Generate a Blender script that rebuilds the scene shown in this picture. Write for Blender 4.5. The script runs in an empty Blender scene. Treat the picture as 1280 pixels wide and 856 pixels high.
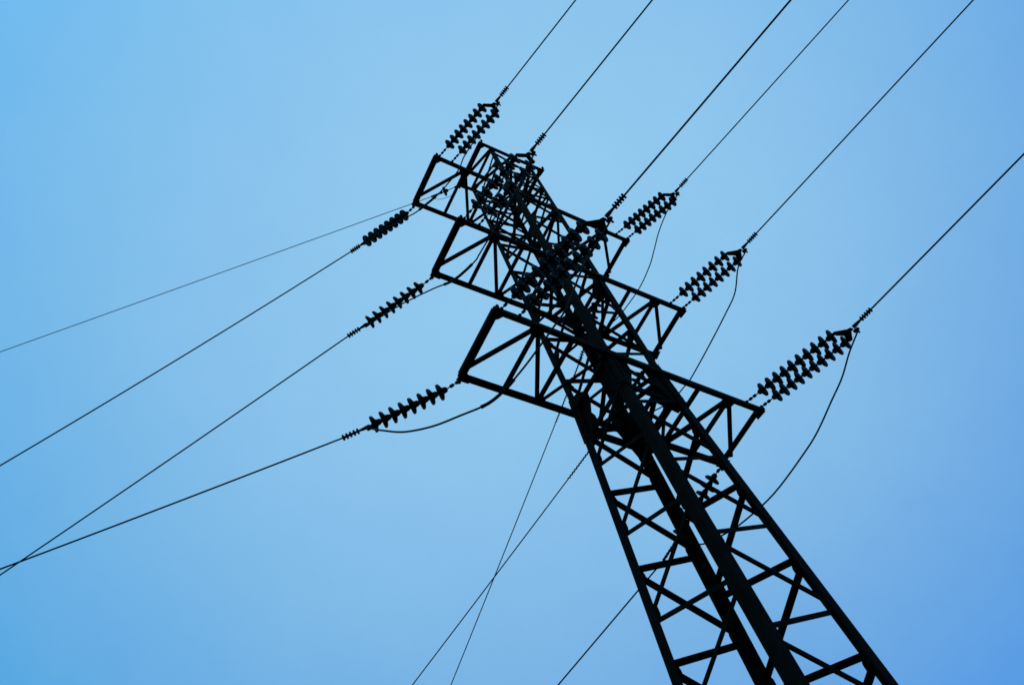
import bpy, bmesh, math, random
from mathutils import Vector, Matrix

random.seed(4)
scene = bpy.context.scene
COL = scene.collection
V = Vector
ZB = 14.20          # height of the lowest crossarm above the ground (m)

# ------------------------------------------------------------------ camera
cam_d = bpy.data.cameras.new('camera')
cam = bpy.data.objects.new('camera', cam_d)
COL.objects.link(cam)
right = V((0.87622, -0.44370, -0.18809))
down = V((0.31182, 0.81957, -0.48069))
fwd = V((0.36744, 0.36254, 0.85648))
M = Matrix((right, -down, -fwd)).transposed().to_4x4()
M.translation = V((-7.610, -5.5455, -12.5784 + ZB))
cam.matrix_world = M
cam_d.sensor_width = 36.0
cam_d.lens = 36.0 * 1131.75 / 1280.0
cam_d.clip_start = 0.05
cam_d.clip_end = 6000
scene.camera = cam

# ------------------------------------------------------------------ sky, sun, exposure
SUN_EL, SUN_AZ = math.radians(70), math.radians(225)
SKY_TINT_A = (0.40, 2.24, 2.42)      # cyan side
SKY_TINT_B = (0.48, 1.44, 2.22)      # periwinkle side
VIGNETTE_COL = (2.93, 5.86, 8.6)  # pale middle of the vignette that is mixed into the sky colour
VIGNETTE_DIR = (0.3331, 0.2756, 0.9017)
w = bpy.data.worlds.new('World')
scene.world = w
w.use_nodes = True
nt = w.node_tree
nt.nodes.clear()
out = nt.nodes.new('ShaderNodeOutputWorld')
bg = nt.nodes.new('ShaderNodeBackground')
sky = nt.nodes.new('ShaderNodeTexSky')
sky.sky_type = 'NISHITA'
sky.sun_disc = False
sky.sun_elevation = SUN_EL
sky.sun_rotation = math.pi / 2 - SUN_AZ
sky.air_density = 1.0
sky.dust_density = 0.2
sky.ozone_density = 3.0
bg.inputs['Strength'].default_value = 0.10
# blue hour tint of the clear sky
tint = nt.nodes.new('ShaderNodeMixRGB')
tint.blend_type = 'MULTIPLY'
tint.inputs[0].default_value = 1.0
# the hue drifts from cyan on one side of the sky to periwinkle on the other
tc = nt.nodes.new('ShaderNodeTexCoord')
hdir = nt.nodes.new('ShaderNodeVectorMath')
hdir.operation = 'DOT_PRODUCT'
hdir.inputs[1].default_value = (-0.9028, -0.0841, 0.4217)
nt.links.new(tc.outputs['Generated'], hdir.inputs[0])
hmap = nt.nodes.new('ShaderNodeMapRange')
hmap.interpolation_type = 'SMOOTHSTEP'
hmap.inputs['From Min'].default_value = -0.693
hmap.inputs['From Max'].default_value = 0.643
nt.links.new(hdir.outputs['Value'], hmap.inputs['Value'])
hue = nt.nodes.new('ShaderNodeMixRGB')
hue.inputs[1].default_value = (*SKY_TINT_B, 1)
hue.inputs[2].default_value = (*SKY_TINT_A, 1)
nt.links.new(hmap.outputs['Result'], hue.inputs[0])
nt.links.new(hue.outputs[0], tint.inputs[2])
nt.links.new(sky.outputs[0], tint.inputs[1])
# lens vignette painted into the sky colour: pale round one direction, darker outwards
vdir = nt.nodes.new('ShaderNodeVectorMath')
vdir.operation = 'DOT_PRODUCT'
vdir.inputs[1].default_value = VIGNETTE_DIR
nt.links.new(tc.outputs['Generated'], vdir.inputs[0])
cl = nt.nodes.new('ShaderNodeTexNoise')
cl.inputs['Scale'].default_value = 3.0
cl.inputs['Detail'].default_value = 8.0
cl.inputs['Roughness'].default_value = 0.72
nt.links.new(tc.outputs['Generated'], cl.inputs['Vector'])
wob = nt.nodes.new('ShaderNodeMath')
wob.operation = 'MULTIPLY_ADD'
wob.inputs[1].default_value = 0.07
wob.inputs[2].default_value = -0.035
nt.links.new(cl.outputs['Fac'], wob.inputs[0])
add = nt.nodes.new('ShaderNodeMath')
add.operation = 'ADD'
nt.links.new(vdir.outputs['Value'], add.inputs[0])
nt.links.new(wob.outputs[0], add.inputs[1])
vignette = nt.nodes.new('ShaderNodeMapRange')
vignette.interpolation_type = 'LINEAR'
vignette.inputs['From Min'].default_value = 0.735
vignette.inputs['From Max'].default_value = 1.0
nt.links.new(add.outputs[0], vignette.inputs['Value'])
mix = nt.nodes.new('ShaderNodeMixRGB')
mix.inputs[2].default_value = (*VIGNETTE_COL, 1)
nt.links.new(vignette.outputs['Result'], mix.inputs[0])
nt.links.new(tint.outputs[0], mix.inputs[1])
nt.links.new(mix.outputs[0], bg.inputs[0])
nt.links.new(bg.outputs[0], out.inputs[0])

sl = bpy.data.lights.new('sun', 'SUN')
sun = bpy.data.objects.new('sun', sl)
COL.objects.link(sun)
sl.energy = 0.5
sl.angle = math.radians(12)
sl.color = (1.0, 0.96, 0.9)
sd = V((math.cos(SUN_EL) * math.cos(SUN_AZ), math.cos(SUN_EL) * math.sin(SUN_AZ), math.sin(SUN_EL)))
sun.rotation_euler = (-sd).to_track_quat('-Z', 'Y').to_euler()
sun.location = sd * 60
scene.view_settings.view_transform = 'Standard'
scene.view_settings.look = 'None'
scene.view_settings.exposure = 0.0
scene.view_settings.gamma = 1.0
scene.view_settings.use_curve_mapping = False
scene.cycles.filter_width = 1.55

# ------------------------------------------------------------------ materials
def material(name, c0, c1, scale, rough=0.6, metal=0.0, bump=0.0, detail=6.0, spec=0.5):
    m = bpy.data.materials.new(name)
    m.use_nodes = True
    t = m.node_tree
    b = t.nodes['Principled BSDF']
    tc = t.nodes.new('ShaderNodeTexCoord')
    n = t.nodes.new('ShaderNodeTexNoise')
    n.inputs['Scale'].default_value = scale
    n.inputs['Detail'].default_value = detail
    r = t.nodes.new('ShaderNodeValToRGB')
    r.color_ramp.elements[0].position = 0.32
    r.color_ramp.elements[1].position = 0.70
    r.color_ramp.elements[0].color = (*c0, 1)
    r.color_ramp.elements[1].color = (*c1, 1)
    t.links.new(tc.outputs['Object'], n.inputs['Vector'])
    t.links.new(n.outputs['Fac'], r.inputs['Fac'])
    t.links.new(r.outputs['Color'], b.inputs['Base Color'])
    b.inputs['Roughness'].default_value = rough
    b.inputs['Metallic'].default_value = metal
    b.inputs['Specular IOR Level'].default_value = spec
    if bump:
        bn = t.nodes.new('ShaderNodeBump')
        bn.inputs['Strength'].default_value = bump
        bn.inputs['Distance'].default_value = 0.01
        t.links.new(n.outputs['Fac'], bn.inputs['Height'])
        t.links.new(bn.outputs['Normal'], b.inputs['Normal'])
    return m

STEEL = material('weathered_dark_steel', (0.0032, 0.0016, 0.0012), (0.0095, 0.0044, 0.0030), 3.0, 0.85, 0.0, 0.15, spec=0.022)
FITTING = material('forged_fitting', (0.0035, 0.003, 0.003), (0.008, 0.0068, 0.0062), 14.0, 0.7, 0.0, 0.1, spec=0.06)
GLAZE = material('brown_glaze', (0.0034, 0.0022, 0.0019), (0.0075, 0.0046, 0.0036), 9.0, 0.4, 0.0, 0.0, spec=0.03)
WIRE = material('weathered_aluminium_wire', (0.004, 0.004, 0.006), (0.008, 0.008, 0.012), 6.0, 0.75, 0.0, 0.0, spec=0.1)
CONCRETE = material('concrete', (0.20, 0.19, 0.18), (0.34, 0.33, 0.31), 5.0, 0.9, 0.0, 0.3)
GRASS = material('grass_ground', (0.030, 0.042, 0.014), (0.075, 0.075, 0.035), 0.35, 0.95, 0.0, 0.3, 9.0, 0.1)

# ------------------------------------------------------------------ mesh helpers
def link_mesh(name, bm, mat, parent=None, smooth=False, loc=None):
    bmesh.ops.remove_doubles(bm, verts=bm.verts, dist=1e-5)
    bmesh.ops.recalc_face_normals(bm, faces=bm.faces)
    if loc is not None:
        bmesh.ops.translate(bm, verts=bm.verts, vec=-V(loc))
    me = bpy.data.meshes.new(name)
    bm.to_mesh(me)
    bm.free()
    if smooth:
        for p in me.polygons:
            p.use_smooth = True
    me.materials.append(mat)
    o = bpy.data.objects.new(name, me)
    COL.objects.link(o)
    if loc is not None:
        o.location = loc
    if parent:
        o.parent = parent
        o.matrix_parent_inverse = Matrix.Identity(4)
    return o

def empty(name, loc=(0, 0, 0), parent=None):
    o = bpy.data.objects.new(name, None)
    o.empty_display_size = 0.3
    COL.objects.link(o)
    o.location = loc
    if parent:
        o.parent = parent
    return o

def tag(o, label=None, cat=None, group=None, kind=None):
    if label:
        o['label'] = label
    if cat:
        o['category'] = cat
    if group:
        o['group'] = group
    if kind:
        o['kind'] = kind
    return o

def frame(d, hint):
    d = V(d).normalized()
    h = V(hint)
    u = (h - d * h.dot(d))
    if u.length < 1e-6:
        h = V((1, 0, 0)) if abs(d.x) < 0.9 else V((0, 1, 0))
        u = h - d * h.dot(d)
    u.normalize()
    return d, u, d.cross(u)

def sweep(bm, a, b, u, v, prof):
    """prism from a to b with a 2-D profile in the (u, v) axes"""
    a, b = V(a), V(b)
    r0 = [bm.verts.new(a + u * p + v * q) for p, q in prof]
    r1 = [bm.verts.new(b + u * p + v * q) for p, q in prof]
    n = len(prof)
    for i in range(n):
        j = (i + 1) % n
        bm.faces.new((r0[i], r0[j], r1[j], r1[i]))
    bm.faces.new(list(reversed(r0)))
    bm.faces.new(r1)

def angle_bar(bm, a, b, n1, n2, w1, t=0.012, w2=None):
    """rolled steel angle: its heel runs a-b, flanges point along n1 and n2"""
    w2 = w2 or w1
    d = (V(b) - V(a)).normalized()
    u = V(n1) - d * d.dot(V(n1)); u.normalize()
    v = V(n2) - d * d.dot(V(n2)); v = v - u * u.dot(v); v.normalize()
    sweep(bm, a, b, u, v, [(0, 0), (w1, 0), (w1, t), (t, t), (t, w2), (0, w2)])

def box(bm, c, ax, hx, hy, hz):
    x, y, z = ax
    c = V(c)
    vs = [bm.verts.new(c + x * (hx * i) + y * (hy * j) + z * (hz * k)) for i in (-1, 1) for j in (-1, 1) for k in (-1, 1)]
    for f in ((0, 1, 3, 2), (4, 6, 7, 5), (0, 4, 5, 1), (2, 3, 7, 6), (0, 2, 6, 4), (1, 5, 7, 3)):
        bm.faces.new([vs[i] for i in f])

def plate(bm, pts, n, t):
    """flat plate: polygon pts thickened by t along n"""
    n = V(n).normalized() * t
    a = [bm.verts.new(V(p)) for p in pts]
    b = [bm.verts.new(V(p) + n) for p in pts]
    k = len(pts)
    bm.faces.new(list(reversed(a)))
    bm.faces.new(b)
    for i in range(k):
        j = (i + 1) % k
        bm.faces.new((a[i], a[j], b[j], b[i]))

def tube(bm, pts, r, n=8, cap=True):
    pts = [V(p) for p in pts]
    rings = []
    u = None
    for i, p in enumerate(pts):
        d = (pts[min(i + 1, len(pts) - 1)] - pts[max(i - 1, 0)]).normalized()
        d, u, v = frame(d, u if u is not None else (0.1, 0.2, 1.0))
        rr = r[i] if isinstance(r, (list, tuple)) else r
        rings.append([bm.verts.new(p + (u * math.cos(2 * math.pi * k / n) + v * math.sin(2 * math.pi * k / n)) * rr) for k in range(n)])
    for a, b in zip(rings, rings[1:]):
        for k in range(n):
            bm.faces.new((a[k], a[(k + 1) % n], b[(k + 1) % n], b[k]))
    if cap:
        bm.faces.new(list(reversed(rings[0])))
        bm.faces.new(rings[-1])

def lathe(bm, o, d, prof, n=20, hint=(0, 0, 1)):
    """surface of revolution round axis d through o; prof = [(along, radius)]"""
    d, u, v = frame(d, hint)
    rings = []
    for s, r in prof:
        rings.append([bm.verts.new(V(o) + d * s + (u * math.cos(2 * math.pi * k / n) + v * math.sin(2 * math.pi * k / n)) * r) for k in range(n)])
    for a, b in zip(rings, rings[1:]):
        for k in range(n):
            bm.faces.new((a[k], a[(k + 1) % n], b[(k + 1) % n], b[k]))
    bm.faces.new(list(reversed(rings[0])))
    bm.faces.new(rings[-1])

def spline(pts, m=8):
    """Catmull-Rom through pts"""
    pts = [V(p) for p in pts]
    P = [pts[0] * 2 - pts[1]] + pts + [pts[-1] * 2 - pts[-2]]
    res = []
    for i in range(1, len(P) - 2):
        p0, p1, p2, p3 = P[i - 1], P[i], P[i + 1], P[i + 2]
        for k in range(m):
            t = k / m
            res.append(0.5 * ((2 * p1) + (p2 - p0) * t + (2 * p0 - 5 * p1 + 4 * p2 - p3) * t * t + (3 * p1 - p0 - 3 * p2 + p3) * t ** 3))
    res.append(pts[-1])
    return res

def at(p, az, s, z):
    a = math.radians(az)
    return V((p[0] + math.cos(a) * s, p[1] + math.sin(a) * s, p[2] + z))

# ------------------------------------------------------------------ ground
bm = bmesh.new()
N = 60
def gx(i):
    t = (i / N) * 2 - 1
    return math.copysign(abs(t) ** 2.6, t) * 2500
grid = [[bm.verts.new((gx(i), gx(j), 0.0)) for j in range(N + 1)] for i in range(N + 1)]
for i in range(N + 1):
    for j in range(N + 1):
        x, y = grid[i][j].co.x, grid[i][j].co.y
        r = math.hypot(x, y)
        if r > 12:
            grid[i][j].co.z = min(1, (r - 12) / 60) * (0.25 * math.sin(x * 0.031 + 1) + 0.25 * math.sin(y * 0.027)) - 0.15 * min(1, (r - 12) / 60)
for i in range(N):
    for j in range(N):
        bm.faces.new((grid[i][j], grid[i + 1][j], grid[i + 1][j + 1], grid[i][j + 1]))
g = link_mesh('ground', bm, GRASS, smooth=True)
tag(g, 'rough grass field under the pylon', None, None, 'structure')

# ------------------------------------------------------------------ the pylon
LEV = (0.0, 4.0, 8.04)           # the three crossarms, above ZB
TOP = 11.42                      # earth-wire bracket
HW0, HWT, SL = 0.560, 0.615, 0.0331
def hw(z):
    return HW0 + (HWT - HW0) * z / TOP if z > 0 else HW0 - SL * z
def leg_pt(sx, sy, z):
    h = hw(z)
    return V((sx * h, sy * h, z + ZB))

def heel(sx, sy, z):
    o = 0.034 if z < 0.01 else 0.034 - 0.018 * z / TOP
    return leg_pt(sx, sy, z) + V((sx * o, sy * o, 0))

tower = empty('lattice_pylon', (0, 0, 0))
tag(tower, 'dark steel lattice pylon with three wide crossarms and a small top bracket', 'pylon')

LEGS = {}
ZG = -ZB + 0.25
KINK = -0.0
for sx in (-1, 1):
    for sy in (-1, 1):
        bm = bmesh.new()
        angle_bar(bm, heel(sx, sy, ZG), heel(sx, sy, 0.0), (-sx, 0, 0), (0, -sy, 0), 0.160, 0.014)
        for z0, z1, b_ in ((0.0, 4.3, 0.140), (4.3, 8.35, 0.118), (8.35, TOP, 0.092)):
            angle_bar(bm, heel(sx, sy, z0), heel(sx, sy, z1), (-sx, 0, 0), (0, -sy, 0), b_, 0.011)
        # splice angle over the joint at the lowest arm, and its bolts
        o3 = V((sx * 0.013, sy * 0.013, 0))
        angle_bar(bm, heel(sx, sy, -0.95) + o3, heel(sx, sy, 0.30) + o3, (-sx, 0, 0), (0, -sy, 0), 0.166, 0.012)
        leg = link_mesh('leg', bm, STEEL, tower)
        LEGS[(sx, sy)] = leg
        for zz in (-1.0, -0.86, -0.72, -0.58, -0.44, -0.30, -0.12, 0.12, 0.24):
            p = heel(sx, sy, zz)
            for q, n in ((V((-sx * 0.07, sy * 0.026, 0)), V((0, sy, 0))), (V((sx * 0.026, -sy * 0.07, 0)), V((sx, 0, 0)))):
                bm = bmesh.new()
                lathe(bm, p + q, n, [(-0.002, 0.022), (0.018, 0.022), (0.018, 0.012), (0.034, 0.012)], 6)
                link_mesh('bolt', bm, FITTING, leg)
        # concrete footing
        bm = bmesh.new()
        c = leg_pt(sx, sy, -ZB + 0.1)
        box(bm, (c.x, c.y, 0.0), (V((1, 0, 0)), V((0, 1, 0)), V((0, 0, 1))), 0.32, 0.32, 0.24)
        bmesh.ops.bevel(bm, geom=bm.edges[:], offset=0.02, segments=1, affect='EDGES')
        link_mesh('footing', bm, CONCRETE, tower)

# zig-zag lattice of the four faces; joints of neighbouring faces are staggered
PITCH = 1.6
A1, A2 = 0.85, 0.05
# face: (start leg, its phase, end leg, its phase, outward normal)
FACES = (((-1, 1), A1, (1, 1), A2, (0, 1, 0)), ((-1, 1), A2, (-1, -1), A1, (-1, 0, 0)),
         ((-1, -1), A2, (1, -1), A1, (0, -1, 0)), ((1, -1), A2, (1, 1), A1, (1, 0, 0)))
low = bmesh.new()
def brace(bm, a, b, nrm, w1):
    a, b, nrm = V(a), V(b), V(nrm)
    d = (b - a).normalized()
    side = d.cross(nrm)
    if side.z > 0:
        side = -side
    ins = nrm * 0.006
    angle_bar(bm, a + ins - side * w1 * 0.5, b + ins - side * w1 * 0.5, side, -nrm, w1, 0.007, w1 * 0.9)
for (la, pa, lb, pb, nrm) in FACES:
    nodes = []
    z = pa + PITCH * 7
    nodes_a = [pa + PITCH * k for k in range(-9, 8)]
    nodes_b = [pb + PITCH * k for k in range(-9, 8)]
    allz = sorted([(q, 'a') for q in nodes_a] + [(q, 'b') for q in nodes_b])
    allz = [q for q in allz if -13.2 < q[0] < TOP - 0.05]
    for (z0, s0), (z1, s1) in zip(allz, allz[1:]):
        eps = 0.06
        p0 = leg_pt(*(la if s0 == 'a' else lb), z0 + eps)
        p1 = leg_pt(*(la if s1 == 'a' else lb), z1 - eps)
        d = (p1 - p0).normalized()
        p0 += d * 0.03; p1 -= d * 0.03
        ww = 0.072 if z0 < 0 else 0.062
        if z0 < -8.0:
            brace(low, p0, p1, nrm, ww)
        else:
            bm = bmesh.new()
            brace(bm, p0, p1, nrm, ww)
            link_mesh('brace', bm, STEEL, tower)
# lighter counter-diagonals that cross the lattice in the upper body
for (la, pa, lb, pb, nrm) in FACES:
    allz = sorted([(pa + PITCH * k, 'b') for k in range(0, 8)] + [(pb + PITCH * k, 'a') for k in range(0, 8)])
    allz = [q for q in allz if 7.4 < q[0] < TOP - 0.05]
    for (z0, s0), (z1, s1) in zip(allz, allz[1:]):
        p0 = leg_pt(*(la if s0 == 'a' else lb), z0 + 0.05)
        p1 = leg_pt(*(la if s1 == 'a' else lb), z1 - 0.05)
        d = (p1 - p0).normalized()
        off = V(nrm) * 0.012
        bm = bmesh.new()
        brace(bm, p0 + d * 0.03 - off * 4, p1 - d * 0.03 - off * 4, nrm, 0.046)
        link_mesh('tie_bar', bm, STEEL, tower)
lo = link_mesh('foot_lattice', low, STEEL, tower)
tag(lo, kind='stuff')

# gussets on the legs at the lattice joints (one mesh per leg)
for sx in (-1, 1):
    for sy in (-1, 1):
        for (la, pa, lb, pb, nrm) in FACES:
            for leg_, ph in ((la, pa), (lb, pb)):
                if leg_ != (sx, sy):
                    continue
                n = V(nrm)
                inward = V((-sx, 0, 0)) if abs(n.y) > 0.5 else V((0, -sy, 0))
                for k in range(-7, 8):
                    z = ph + PITCH * k
                    if not -8 < z < TOP - 0.3:
                        continue
                    p = leg_pt(sx, sy, z) + n * 0.010 + inward * 0.012
                    g_ = 0.72 if z < -0.5 else 0.95
                    up = V((0, 0, 1))
                    bm = bmesh.new()
                    plate(bm, [p - up * 0.22 * g_, p + inward * 0.14 - up * 0.15 * g_, p + inward * 0.22 * g_ - up * 0.05,
                               p + inward * 0.22 * g_ + up * 0.05, p + inward * 0.14 + up * 0.15 * g_, p + up * 0.22 * g_], -n, 0.006)
                    link_mesh('gusset_plate', bm, STEEL, LEGS[(sx, sy)])

# large joint plates where the crossarms meet the legs
for sx in (-1, 1):
    for sy in (-1, 1):
        for lv, (dn, upz, wd) in enumerate(((1.0, 0.28, 0.40), (0.42, 0.30, 0.34), (0.36, 0.28, 0.32))):
            z = (0.0, 4.0, 8.04)[lv]
            for n, inward in ((V((0, sy, 0)), V((-sx, 0, 0))), (V((sx, 0, 0)), V((0, -sy, 0)))):
                bm = bmesh.new()
                q = lambda zz, k: leg_pt(sx, sy, z + zz) + n * 0.001 + inward * k
                plate(bm, [q(-dn, 0.01), q(-dn + 0.06, wd * 0.42), q(-0.25, wd), q(0.02, wd), q(upz, wd * 0.45), q(upz + 0.05, 0.01)], -n, 0.008)
                link_mesh('gusset_plate', bm, STEEL, LEGS[(sx, sy)])
# horizontal belt under the lowest arm
for (la, lb, n) in (((-1, 1), (1, 1), (0, 1, 0)), ((-1, -1), (1, -1), (0, -1, 0)), ((-1, 1), (-1, -1), (-1, 0, 0)), ((1, -1), (1, 1), (1, 0, 0))):
    bm = bmesh.new()
    a, b = leg_pt(*la, -0.72), leg_pt(*lb, -0.72)
    n = V(n)
    angle_bar(bm, a - n * 0.045 + (b - a).normalized() * 0.05, b - n * 0.045 - (b - a).normalized() * 0.05, (0, 0, -1), -n, 0.10, 0.009, 0.09)
    link_mesh('brace', bm, STEEL, tower)

# crossarms: flat ladder frames
def crossarm(z, half, dq, dp, name, nodes, chord_w):
    arm = empty(name, (0, 0, 0), tower)
    left = half + (0.045 if half > 1.5 else 0.0)
    zz = z + ZB
    def pt(x, side):
        t = (x + half) / (2 * half)
        dl, dr = dp if side > 0 else dq
        return V((x, side * (dl * (1 - t) + dr * t), zz))
    for side in (-1, 1):
        bm = bmesh.new()
        a, b = pt(-left - 0.04, side), pt(half + 0.04, side)
        off = V((0, side * 0.03, 0))
        # channel made of a web and two flanges, toes inward
        d = (b - a).normalized()
        h, fl, t = chord_w, 0.075, 0.009
        n = V((0, -side, 0))
        sweep(bm, a + off, b + off, V((0, 0, 1)), n,
              [(-h / 2, 0), (h / 2, 0), (h / 2, fl), (h / 2 - t, fl), (h / 2 - t, t), (-h / 2 + t, t), (-h / 2 + t, fl), (-h / 2, fl)])
        link_mesh('chord', bm, STEEL, arm)
    for x in (-left, half):
        s = math.copysign(1, x)
        bm = bmesh.new()
        a, b = pt(x, -1), pt(x, 1)
        a = a + V((0, 0.02, -0.005)); b = b + V((0, -0.02, -0.005))
        angle_bar(bm, a + V((s * 0.05, 0, 0)), b + V((s * 0.05, 0, 0)), (-s, 0, 0), (0, 0, 1), 0.125, 0.010, 0.09)
        link_mesh('end_beam', bm, STEEL, arm)
        for side in (-1, 1):
            bm = bmesh.new()
            p = pt(x, side) + V((s * 0.05, side * 0.045, -chord_w / 2 - 0.003))
            ix, iy = V((-s, 0, 0)), V((0, -side, 0))
            plate(bm, [p - ix * 0.03, p + ix * 0.20, p + ix * 0.18 + iy * 0.09, p + ix * 0.12 + iy * 0.16, p + iy * 0.21 - ix * 0.0], (0, 0, -1), 0.010)
            # lug that carries the insulator link
            lathe(bm, p + V((-s * 0.04, side * 0.02, 0.03)), (0, 0, 1), [(-0.055, 0.03), (0.055, 0.03)], 8)
            link_mesh('gusset_plate', bm, STEEL, arm)
    zlow = V((0, 0, -chord_w / 2 + 0.002))
    for (x0, s0, x1, s1) in nodes:
        for m in (-1, 1):
            bm = bmesh.new()
            if x1 > 2.5 and m < 0:
                x1 = x1 * left / half
            a, b = pt(x0 * m, s0) + zlow, pt(x1 * m, s1) + zlow
            d = (b - a).normalized()
            a += d * 0.03; b -= d * 0.03
            sd_ = d.cross(V((0, 0, 1)))
            angle_bar(bm, a - sd_ * 0.03, b - sd_ * 0.03, sd_, (0, 0, 1), 0.066, 0.007, 0.06)
            link_mesh('brace', bm, STEEL, arm)
    if half > 1.5:
        for m in (-1, 1):
            for (x, side) in ((1.96, -1), (1.30, 1)):
                bm = bmesh.new()
                p = pt(x * m, side) + V((0, -side * -0.02, -chord_w / 2 - 0.002))
                iy = V((0, -side, 0)); ix = V((1, 0, 0))
                plate(bm, [p - ix * 0.15, p + ix * 0.15, p + ix * 0.12 + iy * 0.12, p + ix * 0.04 + iy * 0.20, p - ix * 0.04 + iy * 0.20, p - ix * 0.12 + iy * 0.12], (0, 0, -1), 0.008)
                link_mesh('gusset_plate', bm, STEEL, arm)
    return arm

ARM_N = [(1.96, -1, 2.69, 0.70), (1.96, -1, 1.96, 1), (1.96, -1, 1.30, 1), (1.30, -1, 1.30, 1),
         (1.30, 1, 0.60, -1), (0.60, -1, 0.60, 1), (0.60, -1, 0.02, 1)]
ARMS = []
for z, dq, dp in ((0.0, (0.655, 0.61), (0.655, 0.665)), (4.0, (0.625, 0.605), (0.625, 0.605)), (8.04, (0.62, 0.57), (0.62, 0.585))):
    ARMS.append(crossarm(z, 2.68, dq, dp, 'crossarm', ARM_N, 0.135))
crossarm(TOP, 0.96, (0.65, 0.65), (0.65, 0.65), 'top_bracket', [(0.62, -1, 0.62, 1), (0.62, -1, 0.96, 0.7), (0.0, -1, 0.62, 1)], 0.075)

# ------------------------------------------------------------------ insulators
def disc_mesh():
    bm = bmesh.new()
    # axis +X, tower side is negative: metal cap, then the porcelain shed, then the pin
    lathe(bm, (0, 0, 0), (1, 0, 0), [(-0.090, 0.016), (-0.088, 0.032), (-0.066, 0.047), (-0.034, 0.054), (-0.026, 0.066),
                                      (-0.016, 0.104), (-0.004, 0.128), (0.006, 0.136), (0.020, 0.137), (0.031, 0.131), (0.034, 0.122), (0.020, 0.110), (0.032, 0.101),
                                      (0.018, 0.086), (0.034, 0.076), (0.022, 0.054), (0.034, 0.042), (0.042, 0.018), (0.082, 0.015)], 24)
    bmesh.ops.recalc_face_normals(bm, faces=bm.faces)
    me = bpy.data.meshes.new('insulator_disc')
    bm.to_mesh(me); bm.free()
    for p in me.polygons:
        p.use_smooth = True
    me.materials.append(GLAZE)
    return me
DISC = disc_mesh()
SPACING = 0.167

def add_string(root, p0, p1, count, start, origin):
    """discs from `start` m beyond p0 towards p1; returns the last point"""
    d = (V(p1) - V(p0)).normalized()
    rot = d.to_track_quat('X', 'Z').to_matrix().to_4x4()
    bm = bmesh.new()
    # chain links between the arm and the first disc
    f, u, v = frame(d, (0, 0, 1))
    e = start - 0.085
    tube(bm, [V(p0) - origin, V(p0) + d * e - origin], 0.011, 6)
    for k, q in enumerate((0.03, 0.13, 0.22)):
        if q < e:
            lathe(bm, V(p0) + d * q - origin, d, [(-0.035, 0.014), (-0.026, 0.028), (0.026, 0.028), (0.035, 0.014)], 8)
    link_mesh('link', bm, FITTING, root)
    for k in range(count):
        o = bpy.data.objects.new('insulator_disc', DISC)
        COL.objects.link(o)
        o.parent = root
        m = rot.copy()
        m.translation = V(p0) + d * (start + SPACING * k) - origin
        o.matrix_local = m
    return V(p0) + d * (start + SPACING * (count - 1) + 0.086)

def clamp_mesh(bm, a, b, k0=0.28, width=0.052):
    """bolted tension clamp: tapering body a-b and a row of five U-bolts"""
    a, b = V(a), V(b)
    d = (b - a).normalized()
    d, u, v = frame(d, (0, 0, 1))
    L = (b - a).length
    tube(bm, [a, a + d * 0.05, a + d * L * k0, b - d * 0.02, b], [0.034, 0.036, 0.020, 0.024, 0.014], 8)
    for k in range(5):
        c = a + d * (L * (k0 + 0.06 + (1 - k0 - 0.10) * k / 4.0))
        lathe(bm, c - v * width, v, [(0, 0.012), (0.004, 0.019), (2 * width - 0.004, 0.019), (2 * width, 0.012)], 6)
        lathe(bm, c - u * (width * 0.9), u, [(0, 0.015), (0.005, 0.019), (width * 1.3, 0.019)], 6)

# ------------------------------------------------------------------ wires
def wire(name, pts, r, label, group, root=None):
    bm = bmesh.new()
    tube(bm, pts, r, 8)
    o = link_mesh(name, bm, WIRE, root, smooth=True)
    if root is None:
        tag(o, label, 'wire', group)
    return o

AZ_Q = 283.0
SIDEW = {0: ('lowest', 0), 1: ('middle', 1), 2: ('uppermost', 2)}
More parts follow.
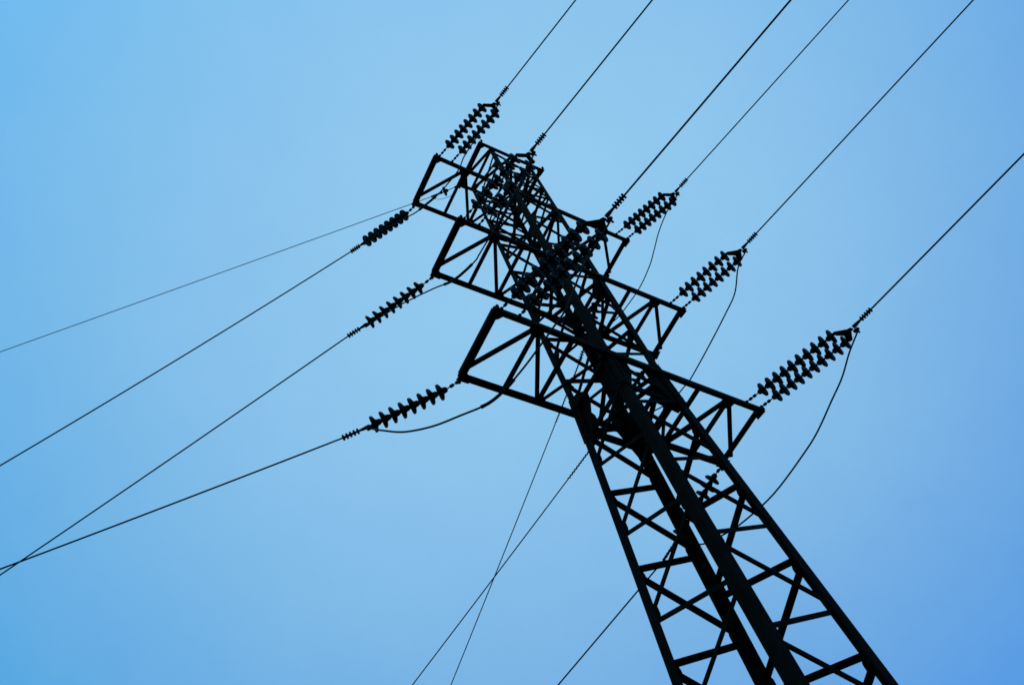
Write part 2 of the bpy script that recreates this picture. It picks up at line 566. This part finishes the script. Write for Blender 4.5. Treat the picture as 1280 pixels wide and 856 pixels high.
# near (Q) side: level, sign x, disc count, apex (s, z), exit (s, z)
NEAR = [(0, 1, 10, 2.20, -0.42, 5.9, -0.39), (1, 1, 8, 1.87, -0.37, 8.1, -0.42), (2, 1, 8, 1.76, -0.60, 7.45, -0.78),
        (2, -1, 8, 1.82, -0.36, 4.63, -0.38), (1, -1, 8, 1.84, -0.10, 5.33, -0.07), (0, -1, 10, 2.20, -0.38, 6.1, -0.35)]
ARMNAME = ('lowest crossarm', 'middle crossarm', 'upper crossarm')
QY = {(0, 1): -0.615, (1, 1): -0.61, (2, 1): -0.575, (0, -1): -0.66, (1, -1): -0.63, (2, -1): -0.63}
near_apex = {}
for (lv, sx, cnt, sa, za, se, ze) in NEAR:
    base = V((sx * 2.5, QY[(lv, sx)], LEV[lv] + ZB))
    root = empty('insulator_string', base)
    sidew = 'right' if sx > 0 else 'left'
    tag(root, 'twin insulator string reaching up from the %s end of the %s' % (sidew, ARMNAME[lv]), 'insulator',
        'twin insulator strings with yoke plates')
    apex = at(base, AZ_Q, sa, za)
    ends = []
    dirn = (apex - base).normalized()
    L = (apex - base).length
    # droop: the strings hang a little below the straight line to the apex
    for dx in (-0.165, 0.165):
        p0 = V((base.x + dx, base.y - 0.02, base.z - 0.01))
        tgt = apex + V((dx, 0, -0.02)) - dirn * 0.1
        ends.append(add_string(root, p0, tgt, cnt, 0.395, base))
    # yoke plate: a thick triangle from both strings to the apex
    bm = bmesh.new()
    e0, e1 = ends
    x_ = (e1 - e0).normalized()
    n_ = x_.cross(dirn).normalized()
    mid = (e0 + e1) / 2
    apx = apex - dirn * 0.02
    cc = mid + dirn * 0.035
    tri = [e0 - x_ * 0.04 - dirn * 0.035, e0 + x_ * 0.05 - dirn * 0.02, cc, e1 - x_ * 0.05 - dirn * 0.02, e1 + x_ * 0.04 - dirn * 0.035,
           e1 + x_ * 0.045 + dirn * 0.03, apx + x_ * 0.05 - dirn * 0.06, apx + x_ * 0.03, apx - x_ * 0.03, apx - x_ * 0.05 - dirn * 0.06, e0 - x_ * 0.045 + dirn * 0.03]
    plate(bm, [q - base - n_ * 0.008 for q in tri], n_, 0.016)
    link_mesh('yoke_plate', bm, FITTING, root)
    # tension clamp
    s2 = sa + 0.42
    m_ = (ze - za) / (se - sa)
    zc = za + m_ * 0.42
    bm = bmesh.new()
    clamp_mesh(bm, apex - base, at(base, AZ_Q, s2, zc) - base, 0.42)
    # jumper terminal beside the clamp
    lathe(bm, apex - base + V((0.05, 0, -0.05)), dirn, [(-0.06, 0.02), (-0.05, 0.034), (0.03, 0.034), (0.05, 0.02)], 8)
    lathe(bm, apex - base + V((0.06, 0, -0.07)), dirn.cross(V((0, 0, 1))), [(-0.06, 0.018), (0.06, 0.018)], 6)
    link_mesh('tension_clamp', bm, FITTING, root)
    near_apex[(lv, sx)] = apex
    pts = []
    kq = 0.00035
    for k in range(70):
        s = s2 - 0.1 + (k / 69.0) ** 1.7 * 90
        z = za + m_ * (s - sa) + kq * (s - sa) * (s - se)
        pts.append(at(base, AZ_Q, s, z))
    names = {(2, -1): 'thin conductor rising from the left end of the upper crossarm to the top edge',
             (1, -1): 'thin conductor rising from the left end of the middle crossarm to the top edge',
             (0, -1): 'thicker conductor rising from the left end of the lowest crossarm to the top edge',
             (2, 1): 'thin conductor rising from the right end of the upper crossarm to the top edge',
             (1, 1): 'conductor rising from the right end of the middle crossarm to the top right corner',
             (0, 1): 'conductor running from the right end of the lowest crossarm to the right edge'}
    wire('conductor', pts, 0.0155, names[(lv, sx)], 'power line conductors')

# far (P) side: level, sx, attach, azimuth, (start s, z), (clamp s, z), (coil end s, z), slope, curvature
FAR = [(2, -1, (-2.69, 0.62), 135, (0.33, -0.42), (1.42, -1.16), (1.72, -1.345), -0.56, 0.0075, 'clamp'),
       (1, -1, (-2.705, 0.63), 126, (0.39, -0.20), (1.66, -0.51), (2.05, -0.565), -0.235, 0.0020, 'clamp'),
       (0, -1, (-2.705, 0.66), 137, (0.39, -0.21), (1.66, -0.475), (2.08, -0.53), -0.062, 0.0022, 'clamp'),
       (2, 1, (2.68, 0.57), 88, (0.36, -0.15), (1.70, -0.84), (2.10, -1.01), -0.262, 0.0012, 'rod'),
       (1, 1, (2.68, 0.60), 101, (0.36, -0.10), (1.70, -0.42), (2.10, -0.51), -0.135, 0.0010, 'rod'),
       (0, 1, (2.68, 0.605), 105, (0.36, -0.14), (1.62, -0.68), (1.98, -0.80), -0.165, 0.0010, 'clamp')]
far_end = {}
for (lv, sx, axy, az, st, cl, ce, m_, kq, kind) in FAR:
    base = V((axy[0], axy[1], LEV[lv] + ZB))
    root = empty('insulator_string', base)
    sidew = 'right' if sx > 0 else 'left'
    if sx < 0:
        lab = 'single insulator string off the left end of the %s, pointing lower left' % ARMNAME[lv]
    else:
        lab = ('single insulator string behind the lower tower body, under the lowest crossarm',
               'single insulator string from the middle crossarm, mostly hidden behind the tower',
               'single insulator string from the upper crossarm, mostly hidden behind the tower')[lv]
    tag(root, lab, 'insulator', 'single insulator strings')
    # straight string from the attachment through start to clamp
    p1 = at(base, az, *cl)
    p0 = at(base, az, st[0] - 0.30, st[1] + 0.30 * (-(cl[1] - st[1]) / (cl[0] - st[0])) * 1.0)
    d = (p1 - at(base, az, *st)).normalized()
    first = at(base, az, *st)
    a0 = base + V((0, 0.03, -0.03))
    # link from the corner to the first disc, then the discs
    bm = bmesh.new()
    q1 = first - d * 0.08
    tube(bm, [a0 - base, q1 - base], 0.011, 6)
    for t in (0.25, 0.6):
        lathe(bm, a0.lerp(q1, t) - base, (q1 - a0), [(-0.04, 0.014), (-0.03, 0.030), (0.03, 0.030), (0.04, 0.014)], 8)
    link_mesh('link', bm, FITTING, root)
    rot = d.to_track_quat('X', 'Z').to_matrix().to_4x4()
    for k in range(8):
        o = bpy.data.objects.new('insulator_disc', DISC)
        COL.objects.link(o)
        o.parent = root
        m = rot.copy()
        m.translation = first + d * (SPACING * k) - base
        o.matrix_local = m @ Matrix.Diagonal((1.30, 1.05, 1.05, 1.0))
    last = first + d * (SPACING * 7 + 0.08)
    bm = bmesh.new()
    c1 = at(base, az, *ce)
    clamp_mesh(bm, last - base, c1 - base, 0.38 if kind == 'clamp' else 0.5, 0.052 if (lv, sx) != (0, 1) else 0.028)
    lathe(bm, last - base + V((0, 0, -0.055)), d, [(-0.05, 0.02), (-0.04, 0.032), (0.05, 0.032), (0.06, 0.02)], 8)
    link_mesh('tension_clamp', bm, FITTING, root)
    far_end[(lv, sx)] = last
    pts = []
    for k in range(60):
        s = ce[0] - 0.12 + (k / 59.0) ** 1.6 * 45
        pts.append(at(base, az, s, ce[1] + m_ * (s - ce[0]) + kq * (s - ce[0]) ** 2))
    names = {(2, -1): 'upper of the three conductors running off to the left edge',
             (1, -1): 'middle conductor running steeply down to the lower left edge',
             (0, -1): 'lowest conductor leaving left, crossing another near the left edge',
             (2, 1): 'steepest thin conductor descending left of the tower to the bottom edge',
             (1, 1): 'conductor descending from behind the left leg to the bottom edge',
             (0, 1): 'conductor coming from behind the lower tower body to the bottom edge'}
    wr = wire('conductor', pts, 0.0145, names[(lv, sx)], 'power line conductors')
    if kind == 'rod':
        # spiral wrap on the wire past the clamp
        bm = bmesh.new()
        hp = []
        s0, s1, turns = (1.95, 3.75, 22) if lv == 2 else (2.1, 3.35, 15)
        for k in range(turns * 10 + 1):
            s = s0 + (s1 - s0) * k / (turns * 10.0)
            c = at(base, az, s, ce[1] + m_ * (s - ce[0]) + kq * (s - ce[0]) ** 2)
            dd = (at(base, az, 1, m_) - at(base, az, 0, 0)).normalized()
            _, uu, vv = frame(dd, (0, 0, 1))
            a = 2 * math.pi * k / 10.0
            hp.append(c + (uu * math.cos(a) + vv * math.sin(a)) * 0.020)
        tube(bm, hp, 0.010, 6)
        link_mesh('spiral_wrap', bm, FITTING, wr, smooth=True)

# ------------------------------------------------------------------ jumpers under the arms
def Z(p):
    return V((p[0], p[1], p[2] + ZB))
JUMP = {
 (0, 1): [(2.94, -2.43, -0.76), (2.89, -2.05, -1.02), (2.83, -1.68, -1.2), (2.75, -1.12, -1.45), (2.67, -0.64, -1.57), (2.59, -0.1, -1.65), (2.53, 0.31, -1.65), (2.44, 0.87, -1.57), (2.39, 1.18, -1.47), (2.32, 1.67, -1.23)],
 (1, 1): [(2.88, -2.11, 3.32), (2.83, -1.7, 2.85), (2.77, -1.26, 2.64), (2.69, -0.58, 2.41), (2.6, 0.12, 2.20), (2.57, 0.32, 2.19), (2.53, 0.85, 2.30), (2.42, 1.6, 2.8)],
 (2, 1): [(2.89, -1.86, 7.29), (2.87, -1.34, 7.1), (2.86, -0.89, 6.79), (2.85, -0.57, 6.58), (2.83, 0.0, 6.42), (2.81, 0.64, 6.48), (2.79, 1.03, 6.58), (2.77, 1.5, 6.85)],
 (2, -1): [(-2.25, -1.9, 7.1), (-2.53, -1.3, 6.47), (-2.61, -1.1, 6.13), (-2.68, -0.92, 5.95), (-2.86, -0.46, 5.80), (-2.94, -0.25, 5.83), (-3.09, 0.12, 5.92), (-3.18, 0.33, 6.04), (-3.45, 0.95, 6.5)],
 (1, -1): [(-2.3, -1.8, 3.0), (-2.52, -1.25, 2.42), (-2.64, -0.96, 2.17), (-2.72, -0.76, 1.99), (-2.77, -0.61, 1.91), (-2.94, -0.16, 1.95), (-3.1, 0.25, 2.28), (-3.31, 0.8, 2.68), (-3.42, 1.08, 2.85)],
 (0, -1): [(-2.25, -2.2, -1.05), (-2.46, -1.72, -1.68), (-2.58, -1.45, -1.88), (-2.74, -1.09, -2.10), (-2.82, -0.9, -2.20), (-2.9, -0.71, -2.28), (-2.97, -0.55, -2.34), (-3.1, -0.24, -2.34), (-3.29, 0.19, -2.12), (-3.48, 0.63, -1.86), (-3.68, 1.09, -1.46), (-3.84, 1.45, -1.0)],
}
JL = {(0, 1): 'slack jumper wire looping below the right end of the lowest crossarm',
      (1, 1): 'slack jumper wire looping below the right end of the middle crossarm',
      (2, 1): 'slack jumper wire looping below the right end of the upper crossarm',
      (2, -1): 'short thin jumper wire looping below the left end of the upper crossarm',
      (1, -1): 'jumper wire with a thick splice below the left end of the middle crossarm',
      (0, -1): 'low hanging jumper wire with splice below the left end of the lowest crossarm'}
for key, pts in JUMP.items():
    a = near_apex[key] + V((0.06, 0, -0.08))
    b = far_end[key] + V((0, 0, -0.07))
    P = [a] + [Z(p) for p in pts] + [b]
    bm = bmesh.new()
    tube(bm, spline(P, 8), 0.0145 if key != (0, -1) else 0.0155, 8)
    o = link_mesh('jumper_wire', bm, WIRE, None, smooth=True)
    tag(o, JL[key], 'jumper wire', 'jumper wires under the crossarms')
    sl_ = {(0, -1): (6.2, 8.3), (1, -1): (5.2, 6.6), (2, -1): (5.6, 6.9)}.get(key)
    if sl_:
        sp = spline(P, 8)
        seg = sp[int(sl_[0] * 8):int(sl_[1] * 8) + 1]
        bm = bmesh.new()
        tube(bm, seg, [0.030] + [0.026] * (len(seg) - 2) + [0.030], 8)
        link_mesh('splice_sleeve', bm, FITTING, o, smooth=True)

# ------------------------------------------------------------------ earth wire with its own small insulator
gb = V((-0.98, 0.67, TOP + ZB))
root = empty('earth_wire_insulator', gb)
tag(root, 'small single disc insulator hanging from the left end of the top bracket', 'insulator')
GAZ = 138
d = (at(gb, GAZ, 0.75, -0.14) - gb).normalized()
bm = bmesh.new()
tube(bm, [V((0, 0, 0)), d * 0.36], 0.012, 6)
lathe(bm, d * 0.12, d, [(-0.04, 0.014), (-0.03, 0.032), (0.03, 0.032), (0.04, 0.014)], 8)
link_mesh('link', bm, FITTING, root)
o = bpy.data.objects.new('insulator_disc', DISC)
COL.objects.link(o); o.parent = root
m = d.to_track_quat('X', 'Z').to_matrix().to_4x4(); m.translation = d * 0.44
o.matrix_local = m
bm = bmesh.new()
clamp_mesh(bm, d * 0.52, d * 0.86, 0.3, 0.03)
link_mesh('tension_clamp', bm, FITTING, root)
pts = []
for k in range(50):
    s = 0.8 + (k / 49.0) ** 1.6 * 45
    pts.append(at(gb, GAZ, s, -0.15 - 0.083 * (s - 0.8) + 0.0004 * (s - 0.8) ** 2))
wire('earth_wire', pts, 0.0100, 'thin earth wire leaving the top bracket towards the left edge', None)
bm = bmesh.new()
tube(bm, spline([gb + d * 0.84, at(gb, GAZ, 0.82, -0.30), at(gb, GAZ, 0.66, -0.52), at(gb, GAZ, 0.42, -0.58), at(gb, GAZ, 0.2, -0.44), at(gb, GAZ, 0.03, -0.08)], 8), 0.006, 6)
o = link_mesh('bonding_wire', bm, WIRE, None, smooth=True)
tag(o, 'thin slack bonding wire looping from the earth wire clamp to the tower', 'wire')
